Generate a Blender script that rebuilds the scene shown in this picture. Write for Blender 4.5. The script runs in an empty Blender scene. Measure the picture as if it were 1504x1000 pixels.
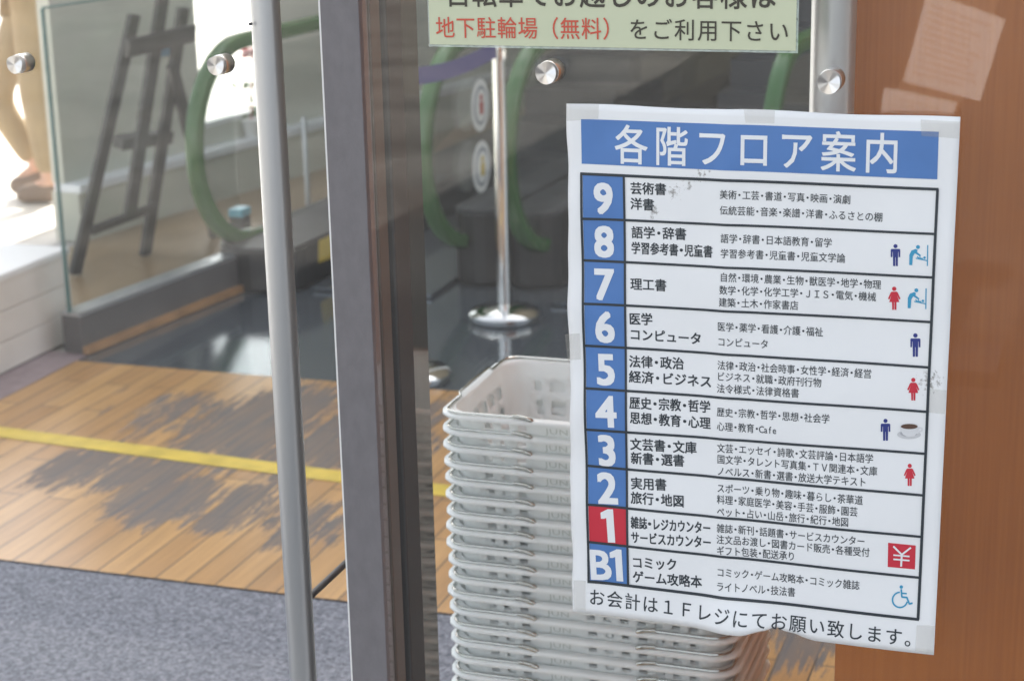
import bpy, bmesh, math, random
from mathutils import Vector, Matrix
random.seed(7)
S = bpy.context.scene
COL = S.collection
RAD = math.radians

# ------------------------------------------------------------------ camera
F_PX, PITCH, YAW, ROLL = 2702.1, RAD(15.719), RAD(18.809), RAD(-1.2467)
CAMZ = 1.5
cp, sp_, cy, sy = math.cos(PITCH), math.sin(PITCH), math.cos(YAW), math.sin(YAW)
FW = Vector((-sy*cp, cy*cp, -sp_))
R0 = Vector((cy, sy, 0)); U0 = R0.cross(FW)
RT = R0*math.cos(ROLL) + U0*math.sin(ROLL)
UP = -R0*math.sin(ROLL) + U0*math.cos(ROLL)
cam = bpy.data.cameras.new('camera'); co = bpy.data.objects.new('camera', cam); COL.objects.link(co)
co.matrix_world = Matrix(((RT.x, UP.x, -FW.x, 0), (RT.y, UP.y, -FW.y, 0), (RT.z, UP.z, -FW.z, CAMZ), (0, 0, 0, 1)))
cam.sensor_width = 36; cam.lens = F_PX/1504*36
cam.clip_start = .05; cam.clip_end = 500
cam.dof.use_dof = True; cam.dof.focus_distance = 1.98; cam.dof.aperture_fstop = 8.5
S.camera = co

# ------------------------------------------------------------------ sky, sun, exposure
SUN_EL = RAD(38)
w = bpy.data.worlds.new('World'); S.world = w; w.use_nodes = True
nt = w.node_tree; bg = nt.nodes['Background']
sky = nt.nodes.new('ShaderNodeTexSky'); sky.sky_type = 'NISHITA'; sky.sun_disc = False
sky.sun_elevation = SUN_EL; sky.sun_rotation = 0; sky.dust_density = 4; sky.ozone_density = .6
hs = nt.nodes.new('ShaderNodeHueSaturation'); hs.inputs['Saturation'].default_value = .32
nt.links.new(sky.outputs[0], hs.inputs['Color']); nt.links.new(hs.outputs[0], bg.inputs[0])
bg.inputs[1].default_value = .13
sl = bpy.data.lights.new('sun', 'SUN'); sl.energy = 3.0; sl.angle = RAD(.5); sl.color = (1, .95, .87)
so = bpy.data.objects.new('sun', sl); COL.objects.link(so); so.rotation_euler = (-(math.pi/2-SUN_EL), 0, 0); so.location = (0, 5, 20)
S.view_settings.view_transform = 'Standard'; S.view_settings.look = 'None'; S.view_settings.gamma = 1
S.view_settings.exposure = 1.84
S.cycles.use_denoising = True
S.cycles.transparent_max_bounces = 24; S.cycles.max_bounces = 14; S.cycles.diffuse_bounces = 9
S.cycles.glossy_bounces = 5; S.cycles.transmission_bounces = 8; S.cycles.sample_clamp_indirect = 4

# ------------------------------------------------------------------ photo pixel -> place
def ray(x, y): return RT*((x-752)/F_PX) - UP*((y-500)/F_PX) + FW
ORG = Vector((0, 0, CAMZ))
def onY(x, y, Y): d = ray(x, y); return ORG + d*(Y/d.y)
def onX(x, y, X): d = ray(x, y); return ORG + d*(X/d.x)
def onZ(x, y, z=0.): d = ray(x, y); return ORG + d*((z-CAMZ)/d.z)
D = 1.85            # outer face of the glass

# ------------------------------------------------------------------ mesh helpers
class MB:
    def __init__(s): s.v = []; s.f = []
    def add(s, vs, fs):
        n = len(s.v); s.v += [Vector(p) for p in vs]; s.f += [tuple(i+n for i in f) for f in fs]; return s
    def quad(s, *p): return s.add(p, [tuple(range(len(p)))])
    def box(s, a, b):
        x0, y0, z0 = a; x1, y1, z1 = b
        return s.add([(x0,y0,z0),(x1,y0,z0),(x1,y1,z0),(x0,y1,z0),(x0,y0,z1),(x1,y0,z1),(x1,y1,z1),(x0,y1,z1)],
                     [(0,3,2,1),(4,5,6,7),(0,1,5,4),(1,2,6,5),(2,3,7,6),(3,0,4,7)])
    def bar(s, p, q, wd, th, up=(0, 0, 1)):
        p, q = Vector(p), Vector(q); d = (q-p).normalized(); u = Vector(up)
        a = d.cross(u)
        if a.length < 1e-4: a = d.cross(Vector((1, 0, 0)))
        a.normalize(); b = a.cross(d).normalized()
        vs = [c+a*i*wd/2+b*j*th/2 for c in (p, q) for i, j in ((-1,-1),(1,-1),(1,1),(-1,1))]
        return s.add(vs, [(0,1,2,3),(7,6,5,4),(0,4,5,1),(1,5,6,2),(2,6,7,3),(3,7,4,0)])
    def prism(s, pts, off):
        n = len(pts); o = Vector(off); P = [Vector(p) for p in pts]
        return s.add(P+[p+o for p in P], [tuple(range(n-1, -1, -1)), tuple(range(n, 2*n))]+[(i, (i+1) % n, n+(i+1) % n, n+i) for i in range(n)])
    def tube(s, path, r, seg=10, closed=False, flat=None):
        P = [Vector(p) for p in path]; n = len(P); rings = []
        prev = None
        for i in range(n):
            a = P[(i-1) % n] if (closed or i > 0) else P[i]; b = P[(i+1) % n] if (closed or i < n-1) else P[i]
            t = (b-a).normalized()
            if prev is None:
                u = Vector((0, 0, 1)) if abs(t.z) < .9 else Vector((0, 1, 0))
                u = (u - t*u.dot(t)).normalized()
            else:
                u = prev - t*prev.dot(t)
                u = u.normalized() if u.length > 1e-5 else prev
            prev = u; vv = t.cross(u)
            rr = r[i] if isinstance(r, (list, tuple)) else r
            rings.append([P[i]+u*rr*math.cos(2*math.pi*k/seg)+vv*rr*math.sin(2*math.pi*k/seg) for k in range(seg)])
        vs = [p for R in rings for p in R]; fs = []
        m = n if closed else n-1
        for i in range(m):
            j = (i+1) % n
            for k in range(seg):
                l = (k+1) % seg
                fs.append((i*seg+k, i*seg+l, j*seg+l, j*seg+k))
        if not closed: fs += [tuple(range(seg-1, -1, -1)), tuple((n-1)*seg+k for k in range(seg))]
        return s.add(vs, fs)
    def lathe(s, prof, c, axis='z', seg=40):
        c = Vector(c); vs = []; n = len(prof)
        for r, h in prof:
            for k in range(seg):
                a = 2*math.pi*k/seg
                vs.append(c+(Vector((r*math.cos(a), r*math.sin(a), h)) if axis == 'z' else Vector((r*math.cos(a), -h, r*math.sin(a)))))
        fs = [(i*seg+k, i*seg+(k+1) % seg, (i+1)*seg+(k+1) % seg, (i+1)*seg+k) for i in range(n-1) for k in range(seg)]
        fs += [tuple(range(seg-1, -1, -1)), tuple((n-1)*seg+k for k in range(seg))]
        return s.add(vs, fs)
    def build(s, name, m, parent=None, smooth=False, recalc=True, bevel=0, local=False):
        off = parent_world(parent) if (parent and not local) else Vector()
        me = bpy.data.meshes.new(name); me.from_pydata([tuple(p-off) for p in s.v], [], s.f)
        if recalc:
            bm = bmesh.new(); bm.from_mesh(me); bmesh.ops.recalc_face_normals(bm, faces=bm.faces); bm.to_mesh(me); bm.free()
        if m: me.materials.append(m)
        if smooth:
            for p in me.polygons: p.use_smooth = True
            me.set_sharp_from_angle(angle=RAD(40))
        o = bpy.data.objects.new(name, me); COL.objects.link(o)
        if parent: o.parent = parent
        if bevel:
            b = o.modifiers.new('bevel', 'BEVEL'); b.width = bevel; b.segments = 2; b.limit_method = 'ANGLE'
        return o
def parent_world(o):
    p = Vector()
    while o: p += o.location; o = o.parent
    return p
def tag(o, label=None, cat=None, group=None, kind=None):
    if label: o['label'] = label
    if cat: o['category'] = cat
    if group: o['group'] = group
    if kind: o['kind'] = kind
    return o
def empty(name, loc, label, cat, group=None):
    o = bpy.data.objects.new(name, None); COL.objects.link(o); o.location = loc; o.empty_display_size = .1
    return tag(o, label, cat, group)
def copy_tree(o, parent=None):
    c = o.copy(); COL.objects.link(c)
    if parent: c.parent = parent
    for ch in [x for x in bpy.data.objects if x.parent == o]: copy_tree(ch, c)
    return c

# ------------------------------------------------------------------ materials
def mat(name, col, rough=.5, metal=0., var=0., vscale=8., vstretch=(1, 1, 1), bump=0., bscale=60., spec=.5, coat=0., detail=4., col2=None):
    m = bpy.data.materials.new(name); m.use_nodes = True; n = m.node_tree; b = n.nodes['Principled BSDF']
    b.inputs['Base Color'].default_value = (*col, 1); b.inputs['Roughness'].default_value = rough
    b.inputs['Metallic'].default_value = metal; b.inputs['Specular IOR Level'].default_value = spec; b.inputs['Coat Weight'].default_value = coat
    if var or bump or col2:
        tc = n.nodes.new('ShaderNodeTexCoord'); mp = n.nodes.new('ShaderNodeMapping'); mp.inputs['Scale'].default_value = vstretch
        n.links.new(tc.outputs['Object'], mp.inputs[0])
        if var or col2:
            t = n.nodes.new('ShaderNodeTexNoise'); t.inputs['Scale'].default_value = vscale; t.inputs['Detail'].default_value = detail
            n.links.new(mp.outputs[0], t.inputs['Vector'])
            r = n.nodes.new('ShaderNodeValToRGB'); r.color_ramp.elements[0].position = .33; r.color_ramp.elements[1].position = .67
            a = tuple(c*(1-var) for c in col); z = col2 or tuple(min(1, c*(1+var)) for c in col)
            r.color_ramp.elements[0].color = (*a, 1); r.color_ramp.elements[1].color = (*z, 1)
            n.links.new(t.outputs['Fac'], r.inputs[0]); n.links.new(r.outputs[0], b.inputs['Base Color'])
        if bump:
            t2 = n.nodes.new('ShaderNodeTexNoise'); t2.inputs['Scale'].default_value = bscale
            n.links.new(mp.outputs[0], t2.inputs['Vector'])
            bp = n.nodes.new('ShaderNodeBump'); bp.inputs['Strength'].default_value = bump; bp.inputs['Distance'].default_value = .002
            n.links.new(t2.outputs['Fac'], bp.inputs['Height']); n.links.new(bp.outputs[0], b.inputs['Normal'])
    return m
def math_node(n, op, a, b=None, clamp=False):
    x = n.nodes.new('ShaderNodeMath'); x.operation = op; x.use_clamp = clamp
    for i, v in enumerate((a, b)):
        if v is None: continue
        if isinstance(v, (int, float)): x.inputs[i].default_value = v
        else: n.links.new(v, x.inputs[i])
    return x.outputs[0]
def glass_mat(name, tint=(.985, .99, .988), r0=.04, rough=0., haze=0.):
    m = bpy.data.materials.new(name); m.use_nodes = True; n = m.node_tree; n.nodes.remove(n.nodes['Principled BSDF'])
    g = n.nodes.new('ShaderNodeNewGeometry'); dt = n.nodes.new('ShaderNodeVectorMath'); dt.operation = 'DOT_PRODUCT'
    n.links.new(g.outputs['Normal'], dt.inputs[0]); n.links.new(g.outputs['Incoming'], dt.inputs[1])
    c = math_node(n, 'ABSOLUTE', dt.outputs['Value']); c = math_node(n, 'SUBTRACT', 1, c, True)
    f = math_node(n, 'POWER', c, 5); f = math_node(n, 'MULTIPLY', f, 1-r0); f = math_node(n, 'ADD', f, r0, True)
    t = n.nodes.new('ShaderNodeBsdfTransparent'); t.inputs[0].default_value = (*tint, 1)
    gl = n.nodes.new('ShaderNodeBsdfGlossy'); gl.inputs['Roughness'].default_value = rough
    mx = n.nodes.new('ShaderNodeMixShader'); n.links.new(f, mx.inputs[0]); n.links.new(t.outputs[0], mx.inputs[1]); n.links.new(gl.outputs[0], mx.inputs[2])
    out = mx.outputs[0]
    if haze:        # milky veil of reflected light, painted into the pane as uneven pale diffuse
        tc = n.nodes.new('ShaderNodeTexCoord'); mp = n.nodes.new('ShaderNodeMapping'); mp.inputs['Scale'].default_value = (2.2, 1, .8); mp.inputs['Rotation'].default_value = (0, .5, 0)
        n.links.new(tc.outputs['Object'], mp.inputs[0])
        tn = n.nodes.new('ShaderNodeTexNoise'); tn.inputs['Scale'].default_value = 3.2; tn.inputs['Detail'].default_value = 5; n.links.new(mp.outputs[0], tn.inputs['Vector'])
        df = n.nodes.new('ShaderNodeBsdfDiffuse'); df.inputs[0].default_value = (.82, .80, .76, 1)
        m3 = n.nodes.new('ShaderNodeMixShader'); n.links.new(math_node(n, 'MULTIPLY', math_node(n, 'ADD', tn.outputs['Fac'], .25), haze*1.35), m3.inputs[0])
        n.links.new(out, m3.inputs[1]); n.links.new(df.outputs[0], m3.inputs[2]); out = m3.outputs[0]
    n.links.new(out, n.nodes['Material Output'].inputs[0])
    return m
def wood_panel_mat():
    m = mat('wood_veneer', (.32, .105, .03), .45, var=.0, spec=.4); n = m.node_tree; b = n.nodes['Principled BSDF']
    tc = n.nodes.new('ShaderNodeTexCoord'); mp = n.nodes.new('ShaderNodeMapping'); mp.inputs['Scale'].default_value = (160, 160, 3)
    n.links.new(tc.outputs['Object'], mp.inputs[0])
    t = n.nodes.new('ShaderNodeTexNoise'); t.inputs['Scale'].default_value = 1.6; t.inputs['Detail'].default_value = 5; n.links.new(mp.outputs[0], t.inputs['Vector'])
    mp2 = n.nodes.new('ShaderNodeMapping'); mp2.inputs['Scale'].default_value = (5, 5, .9); n.links.new(tc.outputs['Object'], mp2.inputs[0])
    t2 = n.nodes.new('ShaderNodeTexNoise'); t2.inputs['Scale'].default_value = 1.3; t2.inputs['Detail'].default_value = 3; n.links.new(mp2.outputs[0], t2.inputs['Vector'])
    s = math_node(n, 'MULTIPLY', t.outputs['Fac'], .45); s2 = math_node(n, 'MULTIPLY', t2.outputs['Fac'], .6); s = math_node(n, 'ADD', s, s2)
    r = n.nodes.new('ShaderNodeValToRGB'); e = r.color_ramp.elements
    e[0].position = .34; e[0].color = (.34, .098, .012, 1); e[1].position = .8; e[1].color = (.50, .165, .026, 1)
    n.links.new(s, r.inputs[0]); n.links.new(r.outputs[0], b.inputs['Base Color'])
    return m
def plank_mat():
    m = mat('plank_floor', (.5, .28, .1), .32, spec=.5); n = m.node_tree; b = n.nodes['Principled BSDF']
    tc = n.nodes.new('ShaderNodeTexCoord'); sx = n.nodes.new('ShaderNodeSeparateXYZ'); n.links.new(tc.outputs['Object'], sx.inputs[0])
    cm = n.nodes.new('ShaderNodeCombineXYZ'); n.links.new(sx.outputs['Y'], cm.inputs['X']); n.links.new(sx.outputs['X'], cm.inputs['Y'])
    br = n.nodes.new('ShaderNodeTexBrick'); br.inputs['Scale'].default_value = 1; br.inputs['Brick Width'].default_value = .62
    br.inputs['Row Height'].default_value = .069; br.inputs['Mortar Size'].default_value = .0022; br.inputs['Mortar Smooth'].default_value = .2
    br.inputs['Color1'].default_value = (.62, .35, .13, 1); br.inputs['Color2'].default_value = (.47, .245, .085, 1); br.inputs['Mortar'].default_value = (.10, .065, .04, 1)
    br.inputs['Bias'].default_value = -.1; br.offset = .37
    n.links.new(cm.outputs[0], br.inputs['Vector'])
    # grain
    mp = n.nodes.new('ShaderNodeMapping'); mp.inputs['Scale'].default_value = (60, 3.5, 1); n.links.new(tc.outputs['Object'], mp.inputs[0])
    g = n.nodes.new('ShaderNodeTexNoise'); g.inputs['Scale'].default_value = 1; g.inputs['Detail'].default_value = 6; n.links.new(mp.outputs[0], g.inputs['Vector'])
    # worn grey area: broken up along the planks
    mp2 = n.nodes.new('ShaderNodeMapping'); mp2.inputs['Scale'].default_value = (52, 5.5, 1); n.links.new(tc.outputs['Object'], mp2.inputs[0])
    wn = n.nodes.new('ShaderNodeTexNoise'); wn.inputs['Scale'].default_value = 1; wn.inputs['Detail'].default_value = 9; wn.inputs['Roughness'].default_value = .74; n.links.new(mp2.outputs[0], wn.inputs['Vector'])
    big = n.nodes.new('ShaderNodeTexNoise'); big.inputs['Scale'].default_value = 2.6; big.inputs['Detail'].default_value = 2; n.links.new(tc.outputs['Object'], big.inputs['Vector'])
    def blob(cx, cyy, rx, ry):
        a = math_node(n, 'DIVIDE', math_node(n, 'SUBTRACT', sx.outputs['X'], cx), rx); a = math_node(n, 'MULTIPLY', a, a)
        c = math_node(n, 'DIVIDE', math_node(n, 'SUBTRACT', sx.outputs['Y'], cyy), ry); c = math_node(n, 'MULTIPLY', c, c)
        return math_node(n, 'SUBTRACT', 1.15, math_node(n, 'ADD', a, c), True)
    k = None
    for q in ((-2.15, 4.14, .42, .42), (-2.3, 3.72, .27, .27), (-1.9, 4.0, .36, .36), (-1.62, 4.2, .55, .36), (-1.98, 3.55, .32, .22), (-1.66, 3.5, .2, .2), (-.5, 3.42, .4, .4)):
        v = blob(*q); k = v if k is None else math_node(n, 'MAXIMUM', k, v)
    s = math_node(n, 'ADD', math_node(n, 'MULTIPLY', k, .37), math_node(n, 'MULTIPLY', wn.outputs['Fac'], 1.15))
    s = math_node(n, 'ADD', s, math_node(n, 'MULTIPLY', big.outputs['Fac'], .25))
    pl = math_node(n, 'FLOOR', math_node(n, 'DIVIDE', sx.outputs['X'], .069)); wh = n.nodes.new('ShaderNodeTexWhiteNoise'); wh.noise_dimensions = '1D'; n.links.new(pl, wh.inputs['W'])
    s = math_node(n, 'ADD', s, math_node(n, 'MULTIPLY', wh.outputs['Value'], .22)); s = math_node(n, 'SUBTRACT', s, .11)
    r = n.nodes.new('ShaderNodeValToRGB'); e = r.color_ramp.elements; e[0].position = .93; e[0].color = (0, 0, 0, 1); e[1].position = 1.03; e[1].color = (1, 1, 1, 1)
    n.links.new(s, r.inputs[0])
    gm = n.nodes.new('ShaderNodeMix'); gm.data_type = 'RGBA'; gm.blend_type = 'MULTIPLY'; gm.inputs['Factor'].default_value = .55
    gr = n.nodes.new('ShaderNodeValToRGB'); gr.color_ramp.elements[0].position = .3; gr.color_ramp.elements[0].color = (.6, .6, .6, 1); gr.color_ramp.elements[1].position = .6
    n.links.new(g.outputs['Fac'], gr.inputs[0]); n.links.new(br.outputs['Color'], gm.inputs['A']); n.links.new(gr.outputs[0], gm.inputs['B'])
    wm = n.nodes.new('ShaderNodeMix'); wm.data_type = 'RGBA'; wm.inputs['B'].default_value = (.115, .105, .105, 1)
    n.links.new(math_node(n, 'MULTIPLY', r.outputs[0], math_node(n, 'ADD', .42, math_node(n, 'MULTIPLY', g.outputs['Fac'], .85), True), True), wm.inputs['Factor']); n.links.new(gm.outputs['Result'], wm.inputs['A'])
    n.links.new(wm.outputs['Result'], b.inputs['Base Color'])
    ro = math_node(n, 'ADD', .3, math_node(n, 'MULTIPLY', r.outputs[0], .25)); n.links.new(ro, b.inputs['Roughness'])
    bp = n.nodes.new('ShaderNodeBump'); bp.inputs['Strength'].default_value = .4; bp.inputs['Distance'].default_value = .001
    n.links.new(br.outputs['Fac'], bp.inputs['Height']); bp.invert = True; n.links.new(bp.outputs[0], b.inputs['Normal'])
    return m
def carpet_mat():
    m = mat('carpet', (.25, .25, .3), .95, spec=.1, bump=.8, bscale=260); n = m.node_tree; b = n.nodes['Principled BSDF']
    tc = n.nodes.new('ShaderNodeTexCoord')
    t = n.nodes.new('ShaderNodeTexNoise'); t.inputs['Scale'].default_value = 125; t.inputs['Detail'].default_value = 3; t.inputs['Roughness'].default_value = .8
    n.links.new(tc.outputs['Object'], t.inputs['Vector'])
    r = n.nodes.new('ShaderNodeValToRGB'); e = r.color_ramp.elements
    e[0].position = .34; e[0].color = (.095, .10, .12, 1); e[1].position = .68; e[1].color = (.41, .42, .46, 1)
    x = e.new(.5); x.color = (.225, .235, .27, 1)
    n.links.new(t.outputs['Fac'], r.inputs[0]); n.links.new(r.outputs[0], b.inputs['Base Color'])
    return m
def ridge_mat():
    m = mat('landing_steel', (.16, .175, .19), .1, metal=.5); n = m.node_tree; b = n.nodes['Principled BSDF']
    tc = n.nodes.new('ShaderNodeTexCoord')
    wv = n.nodes.new('ShaderNodeTexWave'); wv.bands_direction = 'X'; wv.inputs['Scale'].default_value = 14; wv.inputs['Distortion'].default_value = .3
    n.links.new(tc.outputs['Object'], wv.inputs['Vector'])
    bp = n.nodes.new('ShaderNodeBump'); bp.inputs['Strength'].default_value = .1; bp.inputs['Distance'].default_value = .001
    n.links.new(wv.outputs['Fac'], bp.inputs['Height']); n.links.new(bp.outputs[0], b.inputs['Normal'])
    r = n.nodes.new('ShaderNodeValToRGB'); r.color_ramp.elements[0].color = (.115, .13, .145, 1); r.color_ramp.elements[1].color = (.175, .195, .215, 1)
    n.links.new(wv.outputs['Fac'], r.inputs[0]); n.links.new(r.outputs[0], b.inputs['Base Color'])
    return m
def plastic_mat():
    m = mat('frosted_plastic', (.95, .975, .975), .3, var=.03, vscale=14); n = m.node_tree; b = n.nodes['Principled BSDF']
    tr = n.nodes.new('ShaderNodeBsdfTranslucent'); tr.inputs[0].default_value = (.9, .93, .92, 1)
    mx = n.nodes.new('ShaderNodeMixShader'); mx.inputs[0].default_value = .2
    n.links.new(b.outputs[0], mx.inputs[1]); n.links.new(tr.outputs[0], mx.inputs[2])
    tp = n.nodes.new('ShaderNodeBsdfTransparent'); tp.inputs[0].default_value = (.95, .97, .95, 1)
    m2 = n.nodes.new('ShaderNodeMixShader'); m2.inputs[0].default_value = .08
    n.links.new(mx.outputs[0], m2.inputs[1]); n.links.new(tp.outputs[0], m2.inputs[2]); n.links.new(m2.outputs[0], n.nodes['Material Output'].inputs[0])
    return m
def clear_film(name, col, alpha, rough=.25):
    m = mat(name, col, rough, var=.18, vscale=160); n = m.node_tree; b = n.nodes['Principled BSDF']
    tp = n.nodes.new('ShaderNodeBsdfTransparent'); mx = n.nodes.new('ShaderNodeMixShader'); mx.inputs[0].default_value = alpha
    n.links.new(tp.outputs[0], mx.inputs[1]); n.links.new(b.outputs[0], mx.inputs[2]); n.links.new(mx.outputs[0], n.nodes['Material Output'].inputs[0])
    return m
def paper_mat(stain_pts):
    m = mat('poster_paper', (.88, .895, .905), .45, spec=.35, var=.012, vscale=9, bump=.05, bscale=40); n = m.node_tree; b = n.nodes['Principled BSDF']
    src = b.inputs['Base Color'].links[0].from_socket
    tc = n.nodes.new('ShaderNodeTexCoord')
    k = None
    for p, r in stain_pts:
        dn = n.nodes.new('ShaderNodeVectorMath'); dn.operation = 'DISTANCE'; n.links.new(tc.outputs['Object'], dn.inputs[0]); dn.inputs[1].default_value = p
        v = math_node(n, 'SUBTRACT', 1, math_node(n, 'DIVIDE', dn.outputs['Value'], r), True)
        k = v if k is None else math_node(n, 'MAXIMUM', k, v)
    t = n.nodes.new('ShaderNodeTexNoise'); t.inputs['Scale'].default_value = 210; t.inputs['Detail'].default_value = 5; t.inputs['Roughness'].default_value = .7
    n.links.new(tc.outputs['Object'], t.inputs['Vector'])
    s = math_node(n, 'ADD', t.outputs['Fac'], math_node(n, 'MULTIPLY', k, .3))
    r = n.nodes.new('ShaderNodeValToRGB'); r.color_ramp.elements[0].position = .66; r.color_ramp.elements[1].position = .8
    n.links.new(s, r.inputs[0])
    f = math_node(n, 'MULTIPLY', r.outputs[0], math_node(n, 'GREATER_THAN', k, .02)); f = math_node(n, 'MULTIPLY', f, .75)
    mx = n.nodes.new('ShaderNodeMix'); mx.data_type = 'RGBA'; mx.inputs['B'].default_value = (.2, .18, .16, 1)
    n.links.new(f, mx.inputs['Factor']); n.links.new(src, mx.inputs['A']); n.links.new(mx.outputs['Result'], b.inputs['Base Color'])
    return m
def spun_mat():
    m = mat('spun_steel', (.72, .71, .70), .28, metal=1); n = m.node_tree; b = n.nodes['Principled BSDF']
    tg = n.nodes.new('ShaderNodeTangent'); tg.direction_type = 'RADIAL'; tg.axis = 'Y'
    n.links.new(tg.outputs[0], b.inputs['Tangent']); b.inputs['Anisotropic'].default_value = .9
    return m
M = dict(
    glass=glass_mat('door_glass', haze=.016), esc_glass=glass_mat('balustrade_glass', (.93, .95, .945), .045), edge=mat('glass_edge', (.10, .2, .19), .2),
    steel=mat('brushed_steel', (.53, .545, .56), .38, metal=.8, spec=.6), chrome=mat('chrome', (.82, .82, .8), .09, metal=1), spun=spun_mat(),
    wire=mat('wire_chrome', (.50, .50, .47), .12, metal=1),
    post=mat('grey_frame_paint', (.18, .17, .178), .5, var=.07, vscale=60, vstretch=(1, 1, .6), bump=.35, bscale=190, spec=.5),
    bronze=mat('polished_bronze', (.22, .17, .13), .06, metal=1), bead=mat('brown_bead', (.085, .06, .045), .4), rubber=mat('black_rubber', (.018, .018, .02), .55),
    highlight=mat('highlight_white', (.85, .84, .82), .5), wood=wood_panel_mat(), planks=plank_mat(), carpet=carpet_mat(), ridge=ridge_mat(),
    yellow=mat('yellow_tape', (.72, .52, .06), .45, var=.16, vscale=14), plastic=plastic_mat(), green=mat('green_rubber', (.042, .13, .034), .22, var=.12, vscale=3),
    black=mat('black_panel', (.02, .02, .022), .4, var=.2, vscale=6), darkgrey=mat('dark_grey', (.07, .07, .075), .5, var=.2, vscale=5),
    blue=mat('print_blue', (.10, .225, .52), .35, var=.05, vscale=20, spec=.4), red=mat('print_red', (.62, .045, .07), .4, spec=.4),
    ink=mat('print_ink', (.035, .045, .055), .5), white=mat('print_white', (.85, .87, .89), .45), navy=mat('print_navy', (.035, .05, .24), .45), cyan=mat('print_cyan', (.05, .34, .56), .45),
    tape=clear_film('sticky_tape', (.60, .57, .50), .21), laminate=clear_film('laminate', (.75, .85, .8), .35, .1),
    signpaper=mat('sign_paper', (.62, .66, .47), .4, var=.02, vscale=6, spec=.4), signink=mat('sign_ink', (.06, .055, .04), .5), signred=mat('sign_red', (.62, .10, .06), .5),
    easel=mat('easel_black', (.03, .03, .033), .5, var=.2, vscale=12), label_blue=mat('label_blue', (.12, .35, .62), .4),
    wall=mat('cream_wall', (.55, .55, .47), .7, var=.07, vscale=3), white_stone=mat('white_stone', (.74, .70, .64), .6, var=.06, vscale=5), ledge=mat('white_ledge', (.8, .82, .85), .3),
    purple=mat('mauve_stone', (.30, .23, .24), .45, var=.12, vscale=30), tilewood=mat('brown_floor', (.30, .20, .11), .3, var=.25, vscale=4, vstretch=(1, .3, 1)), creamfloor=mat('cream_floor', (.55, .47, .30), .35, var=.08, vscale=6),
    pave=mat('pale_paving', (.48, .46, .43), .85, var=.12, vscale=2.5, bump=.2, bscale=40), olive=mat('olive_wall', (.21, .175, .115), .7, var=.15, vscale=2), orangeband=mat('orange_band', (.42, .17, .03), .5),
    belt=mat('purple_belt', (.05, .045, .20), .7), bright=mat('painted_white', (.8, .8, .78), .5), yellowbox=mat('yellow_plastic', (.66, .48, .05), .4), redp=mat('red_plastic', (.5, .04, .03), .4), cyanreflect=mat('reflection_cyan', (.2, .55, .7), .35),
    steps=mat('step_metal', (.09, .09, .095), .4, metal=.4), skin=mat('skin', (.55, .33, .23), .5), tan=mat('tan_trousers', (.32, .235, .13), .85, var=.1, vscale=10), shirt=mat('pale_shirt', (.6, .62, .66), .85), hair=mat('dark_hair', (.02, .016, .013), .5), shoe=mat('brown_shoe', (.20, .14, .10), .6),
    notice=mat('notice_paper', (.82, .78, .76), .6), leaf=mat('leaf', (.07, .16, .04), .5, var=.3), petal=mat('red_petal', (.55, .03, .05), .5), concrete=mat('tower_concrete', (.33, .32, .30), .8, var=.1, vscale=.6), stickergrey=mat('sticker_grey', (.3, .32, .36), .5), cord=mat('cable_black', (.02, .02, .02), .5),
)

# ------------------------------------------------------------------ ground and floors
def sheet(name, pts, z, m):
    o = MB().quad(*[(x, y, z) for x, y in pts]).build(name, m); return tag(o, kind='structure')
sheet('ground', [(-150, -150), (150, -150), (150, 150), (-150, 150)], -.016, M['pave'])
sheet('carpet', [(-3.03, D-.1), (-1.0, D-.1), (-1.0, 3.155), (-3.03, 3.155)], -.004, M['carpet'])
sheet('wooden_floor', [(-2.9, 3.13), (-1.003, 3.13), (-1.003, 1.9), (3, 1.9), (3, 4.52), (-2.9, 4.52)], 0, M['planks'])
sheet('stone_border', [(-3.04, 3.155), (-2.9, 3.155), (-2.9, 4.6), (-3.04, 4.6)], -.002, M['purple'])
sheet('metal_landing', [(-2.93, 4.52), (3, 4.52), (3, 9.8), (-2.80, 9.8)], -.004, M['ridge'])
sheet('brown_floor', [(-3.9, 4.75), (-2.6, 4.75), (-2.6, 9.8), (-3.3, 9.8)], -.008, M['tilewood'])
sheet('cream_floor', [(-3.3, 4.70), (-2.95, 4.70), (-2.86, 5.7), (-3.12, 5.7)], -.004, M['creamfloor'])
sheet('outdoor_paving', [(-30, 2), (-4.02, 2), (-4.02, 30), (-30, 30)], -.010, M['white_stone'])

sheet('veil_ground_dark', [(-2.75, -60), (60, -60), (60, 1.2), (-2.75, 1.2)], -.012, mat('dark_ground', (.085, .083, .08), .9, var=.2, vscale=3, bump=.3, bscale=80))  # unseen dark ground, added to weaken the veil mirrored in the right glass
sheet('veil_ground_pale', [(-60, -60), (-2.754, -60), (-2.754, 1.2), (-60, 1.2)], -.011, mat('pale_ground', (.30, .285, .26), .85, var=.35, vscale=1.6, bump=.3, bscale=60))  # unseen pale ground, added to lift the veil mirrored in the left glass
# yellow tape stuck across the planks
mb = MB(); N = 24
for i in range(N):
    xa, xb = -2.9+i*3.4/N, -2.9+(i+1)*3.4/N
    f = lambda x: 3.838-.081*(x+2.21)
    mb.quad((xa, f(xa)-.036, .0015), (xb, f(xb)-.036, .0015), (xb, f(xb)+.036, .0015), (xa, f(xa)+.036, .0015))
tag(mb.build('floor_tape', M['yellow']), 'scuffed yellow tape line stuck across the wooden floor', 'tape')

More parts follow.
